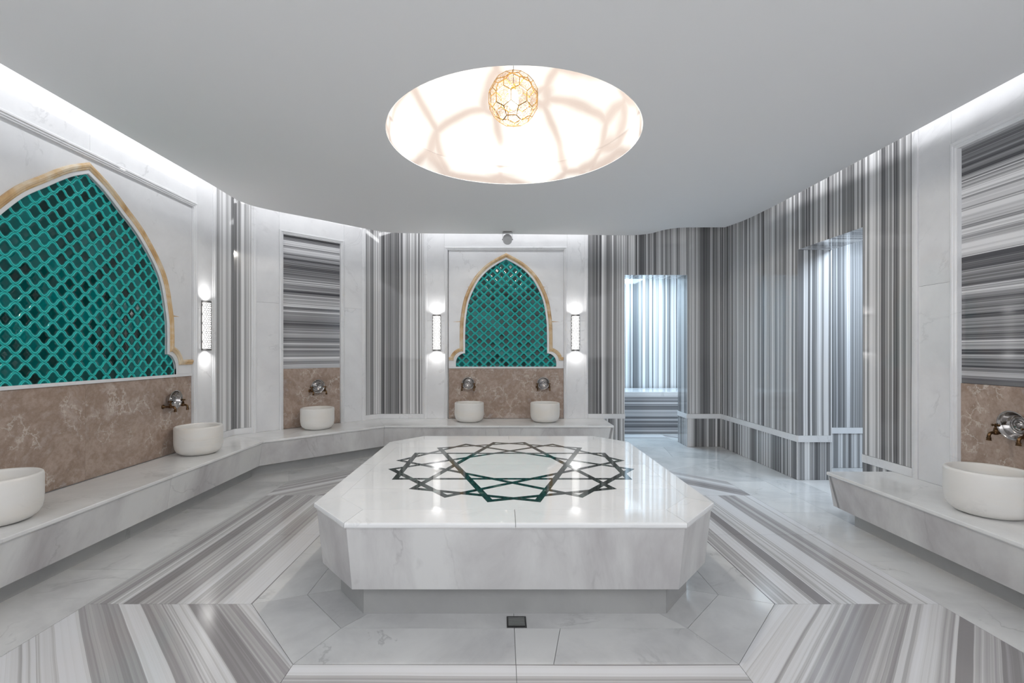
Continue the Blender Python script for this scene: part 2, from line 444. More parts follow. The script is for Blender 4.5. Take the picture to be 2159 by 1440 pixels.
# back wall
stripes(BACK, wb, -1.72, -1.09, 0.459, PZ, [-1.45]); skirting(BACK, wb, -1.72, -1.09)
pilaster(BACK, wb, -1.09, -0.80); edge_trim(BACK, wb, -1.065, 0.05)
BACK.panel('marble_panel', -0.80, 0.91, NT, PZ, WM, wb); frame(BACK, wb, -0.80, 0.91, NT)
pilaster(BACK, wb, 0.91, 1.20); edge_trim(BACK, wb, 1.175, 0.05)
stripes(BACK, wb, 1.20, 1.71, 0.459, PZ); skirting(BACK, wb, 1.20, 1.71)
stripes(BACK, wb, 1.20, 1.71, 0.0, SHELF)
stripes(BACK, wb, 1.71, 2.58, 2.39, PZ, [2.1])
stripes(BACK, wb, 2.58, 3.06, 0.459, PZ, [2.62]); skirting(BACK, wb, 2.58, 3.06); stripes(BACK, wb, 2.58, 3.06, 0.0, SHELF)
# jambs of the back doorway
JL = Wall((1.71, 6.6), (1, 0)); JR = Wall((2.58, 6.6), (-1, 0))
for J, (a, b2) in ((JL, (0.0, 0.35)), (JR, (-0.35, 0.0))):
    J.panel('striped_panel', a, b2, 0.459, 2.39, WS, wb, d0=-0.03); J.panel('striped_panel', a, b2, 0.0, SHELF, WS, wb, d0=-0.03)
    J.panel('skirting_strip', a, b2, SHELF, 0.459, WM, wb, d0=-0.03, d1=0.008)
MB().box((1.711, 6.601, 2.39), (2.579, 6.95, 2.42)).build('striped_panel', WS, wb, uvf=lambda v: (v.x+3.3, v.y))
# right wall
cuts = [-6.0, -5.45]
stripes(RIGHT, wr, -6.6, -4.89, 0.459, PZ, cuts); skirting(RIGHT, wr, -6.6, -4.89); stripes(RIGHT, wr, -6.6, -4.89, 0.0, SHELF, cuts)
stripes(RIGHT, wr, -4.89, -4.01, 2.375, PZ, [-4.45])
stripes(RIGHT, wr, -4.01, -3.52, 0.459, PZ); skirting(RIGHT, wr, -4.01, -3.52); stripes(RIGHT, wr, -4.01, -3.52, 0.0, SHELF)
pilaster(RIGHT, wr, -3.52, -3.22, 1.8); edge_trim(RIGHT, wr, -3.495, 0.05)
RN = 2.73
RIGHT.panel('marble_panel', -3.22, -2.38, RN, PZ, WM, wr); frame(RIGHT, wr, -3.22, -2.38, RN)
RIGHT.panel('striped_panel', -3.175, -2.425, SILL, RN-0.03, 'striped_niche_marble', wr, d1=-0.024, horiz=True)
RIGHT.panel('brown_marble_panel', -3.175, -2.425, SHELF, SILL, 'brown_marble', wr, d1=-0.02)
pilaster(RIGHT, wr, -2.38, -2.08); stripes(RIGHT, wr, -2.08, -1.5, SHELF, PZ); pilaster(RIGHT, wr, -1.5, -0.4); pilaster(RIGHT, wr, -0.4, 0.6)
RIGHT.panel('marble_panel', -3.52, 0.6, 0, SHELF-0.03, WM, wr)
KF = Wall((0, 4.89), (0, -1)); KN = Wall((0, 4.01), (0, 1))
for K, (a, b2) in ((KF, (3.05, 3.405)), (KN, (-3.405, -3.05))):
    K.panel('striped_panel', a, b2, 0.459, 2.375, WS, wr, d0=-0.03); K.panel('striped_panel', a, b2, 0.0, SHELF, WS, wr, d0=-0.03)
    K.panel('skirting_strip', a, b2, SHELF, 0.459, WM, wr, d0=-0.03, d1=0.008)
MB().box((3.051, 4.011, 2.375), (3.404, 4.889, 2.405)).build('striped_panel', WS, wr, uvf=lambda v: (v.y+8.1, v.x))

# ------------------------------------------------------------------ rooms beyond the two doorways
S1 = Wall((0, 8.5), (0, -1)); mb = MB(); S1.box_mb(1.0, 3.9, 0, 3.0, -0.2, -0.045, mb)
mb.box((0.9, 6.95, 0), (1.1, 8.6, 3.0)); mb.box((3.7, 6.95, 0), (3.9, 8.6, 3.0))
w1 = wall_struct('wall_steam_room', mb)
stripes(S1, w1, 1.1, 3.7, 0.0, 2.75, [1.9, 2.45, 3.0])
MB().box((1.1, 6.95, 0), (1.12, 8.5, 2.75)).build('striped_panel', WS, w1, uvf=lambda v: (v.y+1, v.z))
MB().box((3.68, 6.95, 0), (3.7, 8.5, 2.75)).build('striped_panel', WS, w1, uvf=lambda v: (v.y+6, v.z))
tag(MB().box((0.9, 6.951, 2.75), (3.9, 8.6, 2.85)).build('ceiling_steam_room', 'ceiling_paint'), kind='structure')
S2 = Wall((0, 5.4), (0, -1)); mb = MB(); S2.box_mb(3.405, 5.0, 0, 3.0, -0.2, -0.045, mb)
mb.box((4.7, 2.0, 0), (4.9, 5.4, 3.0)); mb.box((3.4, 1.9, 0), (4.9, 2.05, 3.0))
w2 = wall_struct('wall_passage', mb)
stripes(S2, w2, 3.375, 4.7, 0.459, 2.75, [3.95]); skirting(S2, w2, 3.375, 4.7); stripes(S2, w2, 3.375, 4.7, 0, SHELF)
MB().box((4.68, 2.05, 0), (4.7, 5.4, 2.75)).build('striped_panel', WS, w2, uvf=lambda v: (v.y+1, v.z))
MB().box((3.38, 4.92, 0), (3.405, 5.41, 2.75)).build('striped_panel', WS, w2, uvf=lambda v: (v.y+4, v.z))
tag(MB().box((3.38, 1.9, 2.75), (4.9, 5.5, 2.85)).build('ceiling_passage', 'ceiling_paint'), kind='structure')
t = empty('steam_room_bench', (2.4, 8.05, 0)); t['world_children'] = 1
tag(t, 'raised marble bench with horizontally striped front, seen through the back doorway', 'bench')
MB().box((1.12, 7.66, 0.0), (3.68, 8.455, 0.605)).build('bench_front', 'striped_niche_marble', t, uvf=lambda v: (v.z+3.7, v.x))
MB().box((1.12, 7.645, 0.605), (3.68, 8.455, 0.675)).build('bench_top', WM, t, bevel=0.004)

# ------------------------------------------------------------------ floor
fl = MB().box((-3.3, -0.6, -0.06), (3.4, 7.0, -0.012)).box((3.4, 1.9, -0.06), (4.9, 5.5, -0.012)).box((0.9, 7.0, -0.06), (3.9, 8.6, -0.012)).build('floor', 'grout_grey')
tag(fl, kind='structure'); fl['world_children'] = 1
GAP = 0.0011
def inset(poly, g):
    P = [Vector(p) for p in poly]; n = len(P)
    A = sum(P[i].x*P[(i+1) % n].y-P[(i+1) % n].x*P[i].y for i in range(n))
    if A < 0: P.reverse()
    out = []
    for i in range(n):
        d1 = (P[i]-P[i-1]).normalized(); d2 = (P[(i+1) % n]-P[i]).normalized()
        n1 = Vector((-d1.y, d1.x)); n2 = Vector((-d2.y, d2.x)); m = (n1+n2)
        if m.length < 1e-6: m = n1
        m.normalize(); out.append(P[i]+m*(g/max(0.3, m.dot(n1))))
    return out
def floor_tile(poly, mat='floor_marble', across=None, off=None, name='floor_tile', z0=-0.012, z1=0.0, parent=None):
    off = random.uniform(0, 40) if off is None else off
    uvf = None
    if across is not None:
        ax = Vector(across).normalized(); al = Vector((-ax.y, ax.x))
        uvf = lambda v: (v.x*ax.x+v.y*ax.y+off, v.x*al.x+v.y*al.y)
    return MB().prism(inset(poly, GAP), z0, z1).build(name, mat, parent or fl, uvf=uvf)
def clip(poly, a, b, c):
    """keep a*x+b*y<=c"""
    out = []; n = len(poly)
    for i in range(n):
        p = poly[i]; q = poly[(i+1) % n]; fp = a*p[0]+b*p[1]-c; fq = a*q[0]+b*q[1]-c
        if fp <= 0: out.append(p)
        if fp*fq < 0:
            t_ = fp/(fp-fq); out.append((p[0]+(q[0]-p[0])*t_, p[1]+(q[1]-p[1])*t_))
    return out
CX, CY = 0.060, 3.43
OX, IX = 2.235, 1.372         # outer / inner half width of the striped ring
SY, FY, IY, OY = 0.94, 1.41, 1.42, 2.285
IC = 0.945
for sx in (-1, 1):
    for sy in (-1, 1):
        def T(x, y): return (CX+sx*x, CY+sy*y)
        floor_tile([T(IX, 0), T(OX, 0), T(OX, SY), T(IX, SY)], 'striped_floor_marble', (1, 0), off=11+sx*3.1)
        cp = [T(IX, SY), T(OX, SY), T(OX, FY), T(1.36, OY), T(IC, OY), T(IC, IY)]
        # diagonal corner cut into two stones
        dn = (sx*1.0, sy*1.0)
        floor_tile(cp, 'striped_floor_marble', dn, off=3+sx*7.7+sy*2.2)
        floor_tile([T(0, IY), T(IC, IY), T(IC, OY), T(0, OY)], 'striped_floor_marble', (0, 1), off=20+sy*4)
        # white octagonal ring between the striped ring and the slab
        A = [T(1.225, 0), T(1.225, 0), T(1.12, 0.845), T(0.83, 1.158)]
        floor_tile([T(1.12, 0), T(IX, 0), T(IX, SY), T(1.12, 0.845)])
        floor_tile([T(1.12, 0.845), T(IX, SY), T(IC, IY), T(0.83, 1.158)])
        if sx > 0:
            floor_tile([T(0, 1.158), T(0.22, 1.158), T(0.16, IY), T(0, IY)])
            floor_tile([T(0.22, 1.158), T(0.83, 1.158), T(IC, IY), T(0.16, IY)])
        else:
            floor_tile([T(0, 1.158), T(0.83, 1.158), T(IC, IY), T(0, IY)])
        # inner grey gutter ring round the plinth
        floor_tile([T(0.9, 0), T(1.12, 0), T(1.12, 0.845), T(0.9, 0.76)])
        floor_tile([T(0.9, 0.76), T(1.12, 0.845), T(0.83, 1.158), T(0.70, 0.98)])
        floor_tile([T(0, 0.98), T(0.70, 0.98), T(0.83, 1.158), T(0, 1.158)])
lx, rx = CX-OX, CX+OX
ys = [-0.6, 0.7, 1.8, 2.885, 3.99, CY+FY]
for y0, y1 in zip(ys, ys[1:]): floor_tile([(-3.0, y0), (lx, y0), (lx, y1), (-3.0, y1)])
# near border
yf = CY-OY
floor_tile([(lx, -0.6), (CX-1.36, -0.6), (CX-1.36, yf), (lx, CY-FY)])
for x0, x1 in ((CX-1.36, CX), (CX, CX+1.36)): floor_tile([(x0, -0.6), (x1, -0.6), (x1, yf), (x0, yf)])
floor_tile([(CX+1.36, -0.6), (rx, -0.6), (rx, CY-FY), (CX+1.36, yf)])
# far left
yb = CY+OY
c1 = (lx, CY+FY); c2 = (CX-1.36, yb)
floor_tile([c1, (-3.0, CY+FY), (-3.0, 5.36), (c1[0]-0.20, c1[1]+0.45)])
floor_tile([c1, (c1[0]-0.20, c1[1]+0.45), ((c1[0]+c2[0])/2-0.36, (c1[1]+c2[1])/2+0.36), ((c1[0]+c2[0])/2, (c1[1]+c2[1])/2)])
floor_tile([((c1[0]+c2[0])/2-0.36, (c1[1]+c2[1])/2+0.36), ((c1[0]+c2[0])/2, (c1[1]+c2[1])/2), c2, (c2[0]-0.3, c2[1]+0.5)])
for x0, x1 in ((c2[0], -0.4), (-0.4, 0.6), (0.6, CX+1.36)): floor_tile([(x0, yb), (x1, yb), (x1, 6.6), (x0, 6.6)])
# right strip and the area by the doorways
ys = [-0.6, 0.8, 1.9, 3.0, 3.9, CY+FY]
for y0, y1 in zip(ys, ys[1:]): floor_tile([(rx, y0), (2.69, y0), (2.69, y1), (rx, y1)])
for y0, y1 in ((-0.6, 2.0), (2.0, 3.55), (3.55, 4.45), (4.45, 4.89)): floor_tile([(2.69, y0), (3.05, y0), (3.05, y1), (2.69, y1)])
d1_ = (rx, CY+FY); d2_ = (CX+1.36, yb)
floor_tile([d1_, (2.69, CY+FY), (2.69, 5.8), ((d1_[0]+d2_[0])/2, (d1_[1]+d2_[1])/2)])
floor_tile([(2.69, 4.89), (3.05, 4.89), (3.05, 6.6), (2.33, 5.80), (2.69, 5.80)] if False else [(2.69, 4.89), (3.05, 4.89), (3.05, 6.16), (2.69, 5.8)])
floor_tile([(2.69, 5.8), (3.05, 6.16), (3.05, 6.6), (2.25, 6.6), (2.15, 5.98)])
floor_tile([(2.69, 5.8), (2.15, 5.98), d2_, ((d1_[0]+d2_[0])/2, (d1_[1]+d2_[1])/2)])
floor_tile([d2_, (2.15, 5.98), (2.25, 6.6), (1.42, 6.6)])
floor_tile([(3.05, 4.01), (3.9, 4.01), (3.9, 4.89), (3.05, 4.89)]); floor_tile([(3.9, 2.1), (4.7, 2.1), (4.7, 5.4), (3.9, 5.4)]); floor_tile([(3.405, 4.89), (3.9, 4.89), (3.9, 5.4), (3.405, 5.4)])
floor_tile([(3.405, 2.1), (3.9, 2.1), (3.9, 4.01), (3.405, 4.01)])
floor_tile([(1.71, 6.6), (2.58, 6.6), (2.58, 7.0), (1.71, 7.0)])
for i, (x0, x1) in enumerate(((1.12, 1.85), (1.85, 2.55), (2.55, 3.68))):
    floor_tile([(x0, 7.0), (x1, 7.0), (x1, 7.25), (x0, 7.25)])
    floor_tile([(x0, 7.25), (x1, 7.25), (x1, 7.55), (x0, 7.55)], 'striped_floor_marble', (0, 1) if i == 1 else (1, 1 if i else -1))
    floor_tile([(x0, 7.55), (x1, 7.55), (x1, 7.66), (x0, 7.66)])

# ------------------------------------------------------------------ ceiling
CZ = 2.906; CT = 0.05
def catmull(P, k=8, closed=False):
    P = [Vector(p) for p in P]; out = []
    n = len(P)
    for i in range(n-1):
        a, b_, c_, d = P[max(i-1, 0)], P[i], P[i+1], P[min(i+2, n-1)]
        for j in range(k):
            t_ = j/k
            out.append(0.5*((2*b_)+(c_-a)*t_+(2*a-5*b_+4*c_-d)*t_*t_+(3*b_-a-3*c_+d)*t_**3))
    out.append(P[-1]); return out
edge = [(-2.75, 4.55), (-2.75, 5.0), (-2.62, 5.26), (-2.2, 5.67), (-1.80, 6.06), (-1.50, 6.29), (-1.0, 6.35), (0.0, 6.38), (1.1, 6.42), (1.72, 6.45), (1.98, 6.36), (2.10, 6.18), (2.27, 6.06), (2.56, 6.04)]
edge2 = [(2.84, 6.04), (2.92, 5.72), (2.95, 5.3), (2.96, 4.9), (2.96, 4.0)]
loop = [(-2.75, -0.6)]+[tuple(p) for p in catmull(edge, 6)]+[tuple(p) for p in catmull(edge2, 6)]+[(2.96, -0.6)]
bm = bmesh.new()
vs = [bm.verts.new((x, y, CZ)) for x, y in loop]
es = [bm.edges.new((vs[i], vs[(i+1) % len(vs)])) for i in range(len(vs))]
DX, DY, DR = 0.087, 3.55, 0.93
hs = [bm.verts.new((DX+DR*math.cos(2*PI*k/96), DY+DR*math.sin(2*PI*k/96), CZ)) for k in range(96)]
es += [bm.edges.new((hs[i], hs[(i+1) % 96])) for i in range(96)]
r = bmesh.ops.triangle_fill(bm, use_beauty=True, use_dissolve=False, edges=es)
faces = list(bm.faces)
ext = bmesh.ops.extrude_face_region(bm, geom=faces)
for g in ext['geom']:
    if isinstance(g, bmesh.types.BMVert): g.co.z += CT
bmesh.ops.recalc_face_normals(bm, faces=bm.faces)
me = bpy.data.meshes.new('ceiling'); bm.to_mesh(me); bm.free(); me.materials.append(MATS['ceiling_paint'])
ceil = bpy.data.objects.new('ceiling', me); COL.objects.link(ceil); tag(ceil, kind='structure')
mb = MB(); mb.box((-3.0, -0.75, 0), (3.05, -0.6, 1.15)); wall_struct('wall_light_blocker', mb, 'white_marble_wall')  # unseen low wall, added to block low light so undersides go darker
# slab above the dropped ceiling
ZS = 3.35
bm = bmesh.new()
sq = [bm.verts.new(p) for p in ((-3.3, -0.6, ZS), (3.4, -0.6, ZS), (3.4, 7.0, ZS), (-3.3, 7.0, ZS))]
es = [bm.edges.new((sq[i], sq[(i+1) % 4])) for i in range(4)]
hs = [bm.verts.new((DX+1.02*math.cos(2*PI*k/48), DY+1.02*math.sin(2*PI*k/48), ZS)) for k in range(48)]
es += [bm.edges.new((hs[i], hs[(i+1) % 48])) for i in range(48)]
bmesh.ops.triangle_fill(bm, use_beauty=True, edges=es)
me = bpy.data.meshes.new('ceiling_slab'); bm.to_mesh(me); bm.free(); me.materials.append(MATS['plaster'])
o = bpy.data.objects.new('ceiling_slab', me); COL.objects.link(o); o.parent = ceil
md = o.modifiers.new('solid', 'SOLIDIFY'); md.thickness = 0.08; md.offset = 1
# back-lit dome: a drum and a shallow vault, shell with thickness
prof = [(DR+0.004, CZ+0.004), (DR+0.004, CZ+0.17), (DR-0.012, CZ+0.172)]
for k in range(1, 19):
    a = PI/2*k/18; prof.append(((DR-0.012)*math.cos(a)+0.0005, CZ+0.172+0.62*math.sin(a)))
V = []; F = []
SEG = 96
for r_, z in prof:
    for k in range(SEG): V.append((DX+r_*math.cos(2*PI*k/SEG), DY+r_*math.sin(2*PI*k/SEG), z))
for i in range(len(prof)-1):
    for k in range(SEG): a = i*SEG+k; b_ = i*SEG+(k+1) % SEG; F.append((a, b_, b_+SEG, a+SEG))
F.append(tuple((len(prof)-1)*SEG+k for k in range(SEG)))
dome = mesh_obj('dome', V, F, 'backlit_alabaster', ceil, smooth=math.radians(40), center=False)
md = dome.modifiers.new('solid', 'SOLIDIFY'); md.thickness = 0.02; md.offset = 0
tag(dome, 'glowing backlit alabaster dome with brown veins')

# ------------------------------------------------------------------ benches
def bench(name, label, front, back, lip_ends):
    """front/back: matching polylines (room side / wall side) running so that the room lies on the right"""
    t = empty(name, (sum(p[0] for p in back)/len(back), sum(p[1] for p in back)/len(back), 0)); t['world_children'] = 1
    tag(t, label, 'bench')
    n = len(front)
    def nrm(i):
        ds = []
        if i > 0: ds.append((Vector(front[i])-Vector(front[i-1])).normalized())
        if i < n-1: ds.append((Vector(front[i+1])-Vector(front[i])).normalized())
        ns = [Vector((-d.y, d.x)) for d in ds]; m = (ns[0]+ns[-1]).normalized(); return m/max(0.3, m.dot(ns[0]))
    def at(i, o): v = Vector(front[i])+nrm(i)*o; return (v.x, v.y)
    e0, e1 = lip_ends
    for i in range(n-1):
        A, B = front[i], front[i+1]; L = (Vector(B)-Vector(A)).length
        cuts = max(1, round(L/1.3))
        for k in range(cuts):
            f0, f1 = k/cuts, (k+1)/cuts
            def P(o, f):
                a = Vector(at(i, o)); b2 = Vector(at(i+1, o)); return a.lerp(b2, f)
            def Bk(f): return Vector(back[i]).lerp(Vector(back[i+1]), f)
            # top stone with rounded nose
            prof_ = [(0.006, SHELF), (0.001, SHELF-0.003), (0.0, SHELF-0.010), (0.0, SHELF-0.018), (0.004, SHELF-0.024), (0.02, SHELF-0.025)]
            V = []; g = 0.0008/L
            for f in (f0+g, f1-g):
                V += [(*P(o, f), z) for o, z in prof_]; b_ = Bk(f); V += [(b_.x, b_.y, SHELF-0.025), (b_.x, b_.y, SHELF)]
            q = len(prof_)+2
            F = [(j, (j+1) % q, (j+1) % q+q, j+q) for j in range(q)]+[tuple(range(q)), tuple(range(q, 2*q))]
            mesh_obj('bench_top', V, F, 'white_marble_bench', t)
            s0 = 0.0 if not (e0 and i == 0 and k == 0) else 0
            V = []
            for f in (f0+g, f1-g):
                V += [(*P(0.012, f), SHELF-0.0255), (*P(0.055, f), 0.125), (*P(0.085, f), 0.125), (*P(0.042, f), SHELF-0.0255)]
            F = [(j, (j+1) % 4, (j+1) % 4+4, j+4) for j in range(4)]+[(0, 1, 2, 3), (4, 5, 6, 7)]
            mesh_obj('front_panel', V, F, 'grey_marble_side', t)
    # underside and recessed kickboard
    def trim(pts_, k):
        pts_ = [Vector(p) for p in pts_]
        if e0: pts_[0] = pts_[0]+(pts_[1]-pts_[0]).normalized()*k
        if e1: pts_[-1] = pts_[-1]+(pts_[-2]-pts_[-1]).normalized()*k
        return [tuple(p) for p in pts_]
    pts = trim([at(i, 0.085) for i in range(n)], 0.06)+list(reversed(trim(back, 0.06)))
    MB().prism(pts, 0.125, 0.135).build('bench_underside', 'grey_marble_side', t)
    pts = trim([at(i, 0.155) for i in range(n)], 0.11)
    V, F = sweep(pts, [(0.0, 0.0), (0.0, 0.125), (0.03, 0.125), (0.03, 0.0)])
    mesh_obj('kickboard', V, F, 'kick_marble_shaded', t)
    return t
bf = [(-2.49, -0.5), (-2.49, 4.95), (-1.475, 5.96), (1.41, 5.96)]
bb = [(-3.0, -0.5), (-3.0, 5.31), (-1.71, 6.6), (1.41, 6.6)]
b1 = bench('marble_bench', 'long pale marble bench running along the left, diagonal and back walls under the basins', bf, bb, (False, True))
b1w = b1
# end face of the left bench at the doorway
def end_face(par, p_front, p_back, inward):
    a = Vector(p_front); b2 = Vector(p_back); d = (b2-a).normalized(); i_ = Vector(inward).normalized()
    V = []
    for o in (0.008, 0.035):
        pts = [(a+d*0.012+i_*o, SHELF-0.0255), (b2+i_*o, SHELF-0.0255), (b2+i_*(o+0.04), 0.125), (a+d*0.055+i_*(o+0.04), 0.125)]
        V += [(p.x, p.y, z) for p, z in pts]
    mesh_obj('end_panel', V, [(0, 1, 2, 3), (4, 5, 6, 7), (0, 1, 5, 4), (1, 2, 6, 5), (2, 3, 7, 6), (3, 0, 4, 7)], 'grey_marble_side', par)
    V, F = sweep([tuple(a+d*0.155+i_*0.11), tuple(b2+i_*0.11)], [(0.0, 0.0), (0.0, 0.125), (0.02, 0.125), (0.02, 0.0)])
    mesh_obj('kickboard', V, F, 'kick_marble_shaded', par)
end_face(b1, bf[-1], bb[-1], (-1, 0))
b2_ = bench('marble_bench', 'shorter pale marble bench along the right wall with a free end by the doorway', [(2.525, 3.69), (2.525, -0.5)], [(3.05, 3.69), (3.05, -0.5)], (True, False))
end_face(b2_, (2.525, 3.69), (3.05, 3.69), (0, -1))

# ------------------------------------------------------------------ heated slab in the middle
SXc, SYc = 0.066, 3.435
slab = empty('marble_platform', (SXc, SYc, 0)); slab['world_children'] = 1
tag(slab, 'large eight-sided white marble platform with dark interlaced star inlay in the room centre', 'platform')
def octo(fx, fy, sx, sy):
    """front corners (+-fx,-fy), side corners (+-sx,-sy)"""
    return [(-fx, -fy), (fx, -fy), (sx, -sy), (sx, sy), (fx, fy), (-fx, fy), (-sx, sy), (-sx, -sy)]
def W8(p): return (SXc+p[0], SYc+p[1])
O_out = octo(0.821, 1.170, 1.084, 0.865); O_in = octo(0.787, 0.975, 0.972, 0.765)
O_low = octo(0.795, 1.128, 1.046, 0.838); O_top = octo(0.813, 1.158, 1.073, 0.858)
O_pl = octo(0.767, 1.035, 0.960, 0.800)
ZT = 0.506
def ring_piece(i, f0, f1):
    j = (i+1) % 8
    prof_ = [(1.0, ZT), (0.035, ZT), (0.012, ZT-0.002), (0.0, ZT-0.009), (0.0, ZT-0.018), (0.014, ZT-0.025), (1.0, ZT-0.025)]
    V = []
    for f in (f0, f1):
        for t_, z in prof_:
            a = Vector(O_out[i]).lerp(Vector(O_in[i]), t_); b_ = Vector(O_out[j]).lerp(Vector(O_in[j]), t_)
            L = (b_-a).length; g = 0.0012/L
            ff = f+(g if f == f0 else -g); p = a.lerp(b_, ff)
            V.append((*W8(p), z))
    q = len(prof_)
    mesh_obj('border_stone', V, [(k, (k+1) % q, (k+1) % q+q, k+q) for k in range(q)]+[tuple(range(q)), tuple(range(q, 2*q))], 'white_marble_slab', slab)
for i in range(8):
    if i % 4 == 0: ring_piece(i, 0, 0.5); ring_piece(i, 0.5, 1)
    elif i % 4 == 2: ring_piece(i, 0, 0.5); ring_piece(i, 0.5, 1)
    else: ring_piece(i, 0, 1)
rows = [-2, -0.60, -0.42, 0.0, 0.42, 0.60, 2]
rows = [-2, -0.60, 0.0, 0.60, 2]
inn = [W8(p) for p in O_in]
for r0, r1 in zip(rows, rows[1:]):
    poly = clip(clip(inn, 0, 1, SYc+r1), 0, -1, -(SYc+r0))
    floor_tile(poly, 'white_marble_slab', name='field_stone', z0=ZT-0.025, z1=ZT, parent=slab)
MB().prism([W8((p[0]*0.99, p[1]*0.99)) for p in O_top], ZT-0.04, ZT-0.026).build('bed', 'grout_grey', slab)
for i in range(8):
    j = (i+1) % 8
    a, b_, c_, d_ = [Vector(o[k]) for o, k in ((O_top, i), (O_top, j), (O_low, j), (O_low, i))]
    nin = -Vector(((b_-a).y, -(b_-a).x)).normalized()*0.03
    V = [(*W8(p), z) for p, z in ((a, ZT-0.026), (b_, ZT-0.026), (c_, 0.168), (d_, 0.168), (a*0.965, ZT-0.026), (b_*0.965, ZT-0.026), (c_*0.965, 0.168), (d_*0.965, 0.168))]
    mesh_obj('side_panel', V, [(0, 1, 2, 3), (4, 5, 6, 7), (0, 1, 5, 4), (1, 2, 6, 5), (2, 3, 7, 6), (3, 0, 4, 7)], 'grey_marble_side', slab, bevel=0.0015)
MB().prism([W8((p[0]*0.99, p[1]*0.99)) for p in O_low], 0.168, 0.178).build('underside', 'grey_marble_side', slab)
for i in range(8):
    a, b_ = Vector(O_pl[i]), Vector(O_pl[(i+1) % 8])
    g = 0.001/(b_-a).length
    MB().prism([W8(a.lerp(b_, g)), W8(b_.lerp(a, g)), W8(b_.lerp(a, g)*0.96), W8(a.lerp(b_, g)*0.96)], 0.0, 0.168).build('plinth_panel', 'kick_marble_shaded', slab)
# star {20/7}
R0 = 0.842; HB = 0.0195
tips = [Vector((math.sin(math.radians(9+18*k)), math.cos(math.radians(9+18*k))))*R0 for k in range(20)]
def mitre(i):
    s_ = 1 if i % 2 == 0 else -1
    d1 = (tips[(i+7*s_) % 20]-tips[i]).normalized(); d2 = (tips[(i-3*s_) % 20]-tips[i]).normalized()
    m_ = (d1+d2).normalized()*(HB/math.sin(d1.angle(d2)/2)); return tips[i]-m_, tips[i]+m_
nb = 0
for i in range(0, 20, 2):
    for j in ((i+7) % 20, (i-3) % 20):
        d = tips[j]-tips[i]; side = lambda p: d.x*(p.y-tips[i].y)-d.y*(p.x-tips[i].x)
        a_, b_ = sorted(mitre(i), key=side); c_, e_ = sorted(mitre(j), key=side)
        MB().prism([W8(p) for p in (a_, c_, e_, b_)], ZT-0.002, ZT+0.0004+nb*0.00002).build('inlay_band', 'green_marble', slab); nb += 1

# ------------------------------------------------------------------ floor drain
dr = empty('floor_drain', (0.072, 2.323, 0)); tag(dr, 'small square dark metal floor drain grating in front of the marble platform', 'drain')
mb = MB(); s = 0.048; w_ = 0.008
mb.box((-s, -s, -0.002), (s, -s+w_, 0.003)).box((-s, s-w_, -0.002), (s, s, 0.003)).box((-s, -s+w_, -0.002), (-s+w_, s-w_, 0.003)).box((s-w_, -s+w_, -0.002), (s, s-w_, 0.003))
mb.build('drain_frame', 'dark_steel', dr, bevel=0.001)
MB().box((-s+w_, -s+w_, 0.0003), (s-w_, s-w_, 0.0008)).build('drain_shade_sheet', 'well_shade_black', dr)  # flat black sheet on the floor, painting the dark below the bars
for k in range(6):
    y = -s+w_+0.010+k*0.0122
    MB().box((-s+w_, y, 0.0008), (s-w_, y+0.0055, 0.003)).build('grating_bar', 'grey_metal', dr)

# ------------------------------------------------------------------ tiled arches
def tile_mesh(w, h):
    n = 8; amp = 0.0040
    def edge_pts(P, Q, sgn=1):
        P = Vector(P); Q = Vector(Q); d = Q-P; nn_ = Vector((-d.y, d.x)).normalized(); out = []
        for k in range(n):
            t_ = k/n; out.append(P+d*t_+nn_*(amp*math.sin(2*PI*t_)*sgn))
        return out
    R_, T_, L_, B_ = (w/2, 0), (0, h/2), (-w/2, 0), (0, -h/2)
    # opposite edges are translates of each other, so neighbours interlock
    out = edge_pts(R_, T_, 1)+edge_pts(T_, L_, -1)+edge_pts(L_, B_, 1)+edge_pts(B_, R_, -1)
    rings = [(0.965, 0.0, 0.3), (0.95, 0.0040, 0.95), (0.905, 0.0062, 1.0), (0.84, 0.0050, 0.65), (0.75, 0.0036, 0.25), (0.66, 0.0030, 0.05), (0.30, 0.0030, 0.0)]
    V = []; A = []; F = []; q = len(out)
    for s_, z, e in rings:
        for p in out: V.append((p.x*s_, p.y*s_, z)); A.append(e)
    V.append((0, 0, 0.0030)); A.append(0)
    for i in range(len(rings)-1):
        for k in range(q): a = i*q+k; b_ = i*q+(k+1) % q; F.append((a, b_, b_+q, a+q))
    for k in range(q): F.append(((len(rings)-1)*q+k, (len(rings)-1)*q+(k+1) % q, len(V)-1))
    return V, F, A
TW, TH = 0.124, 0.109
def inside(pt, poly):
    x, y = pt; r_ = False; n = len(poly)
    for i in range(n):
        x1, y1 = poly[i]; x2, y2 = poly[(i+1) % n]
        if (y1 > y) != (y2 > y) and x < (x2-x1)*(y-y1)/(y2-y1)+x1: r_ = not r_
    return r_
tile_src = []
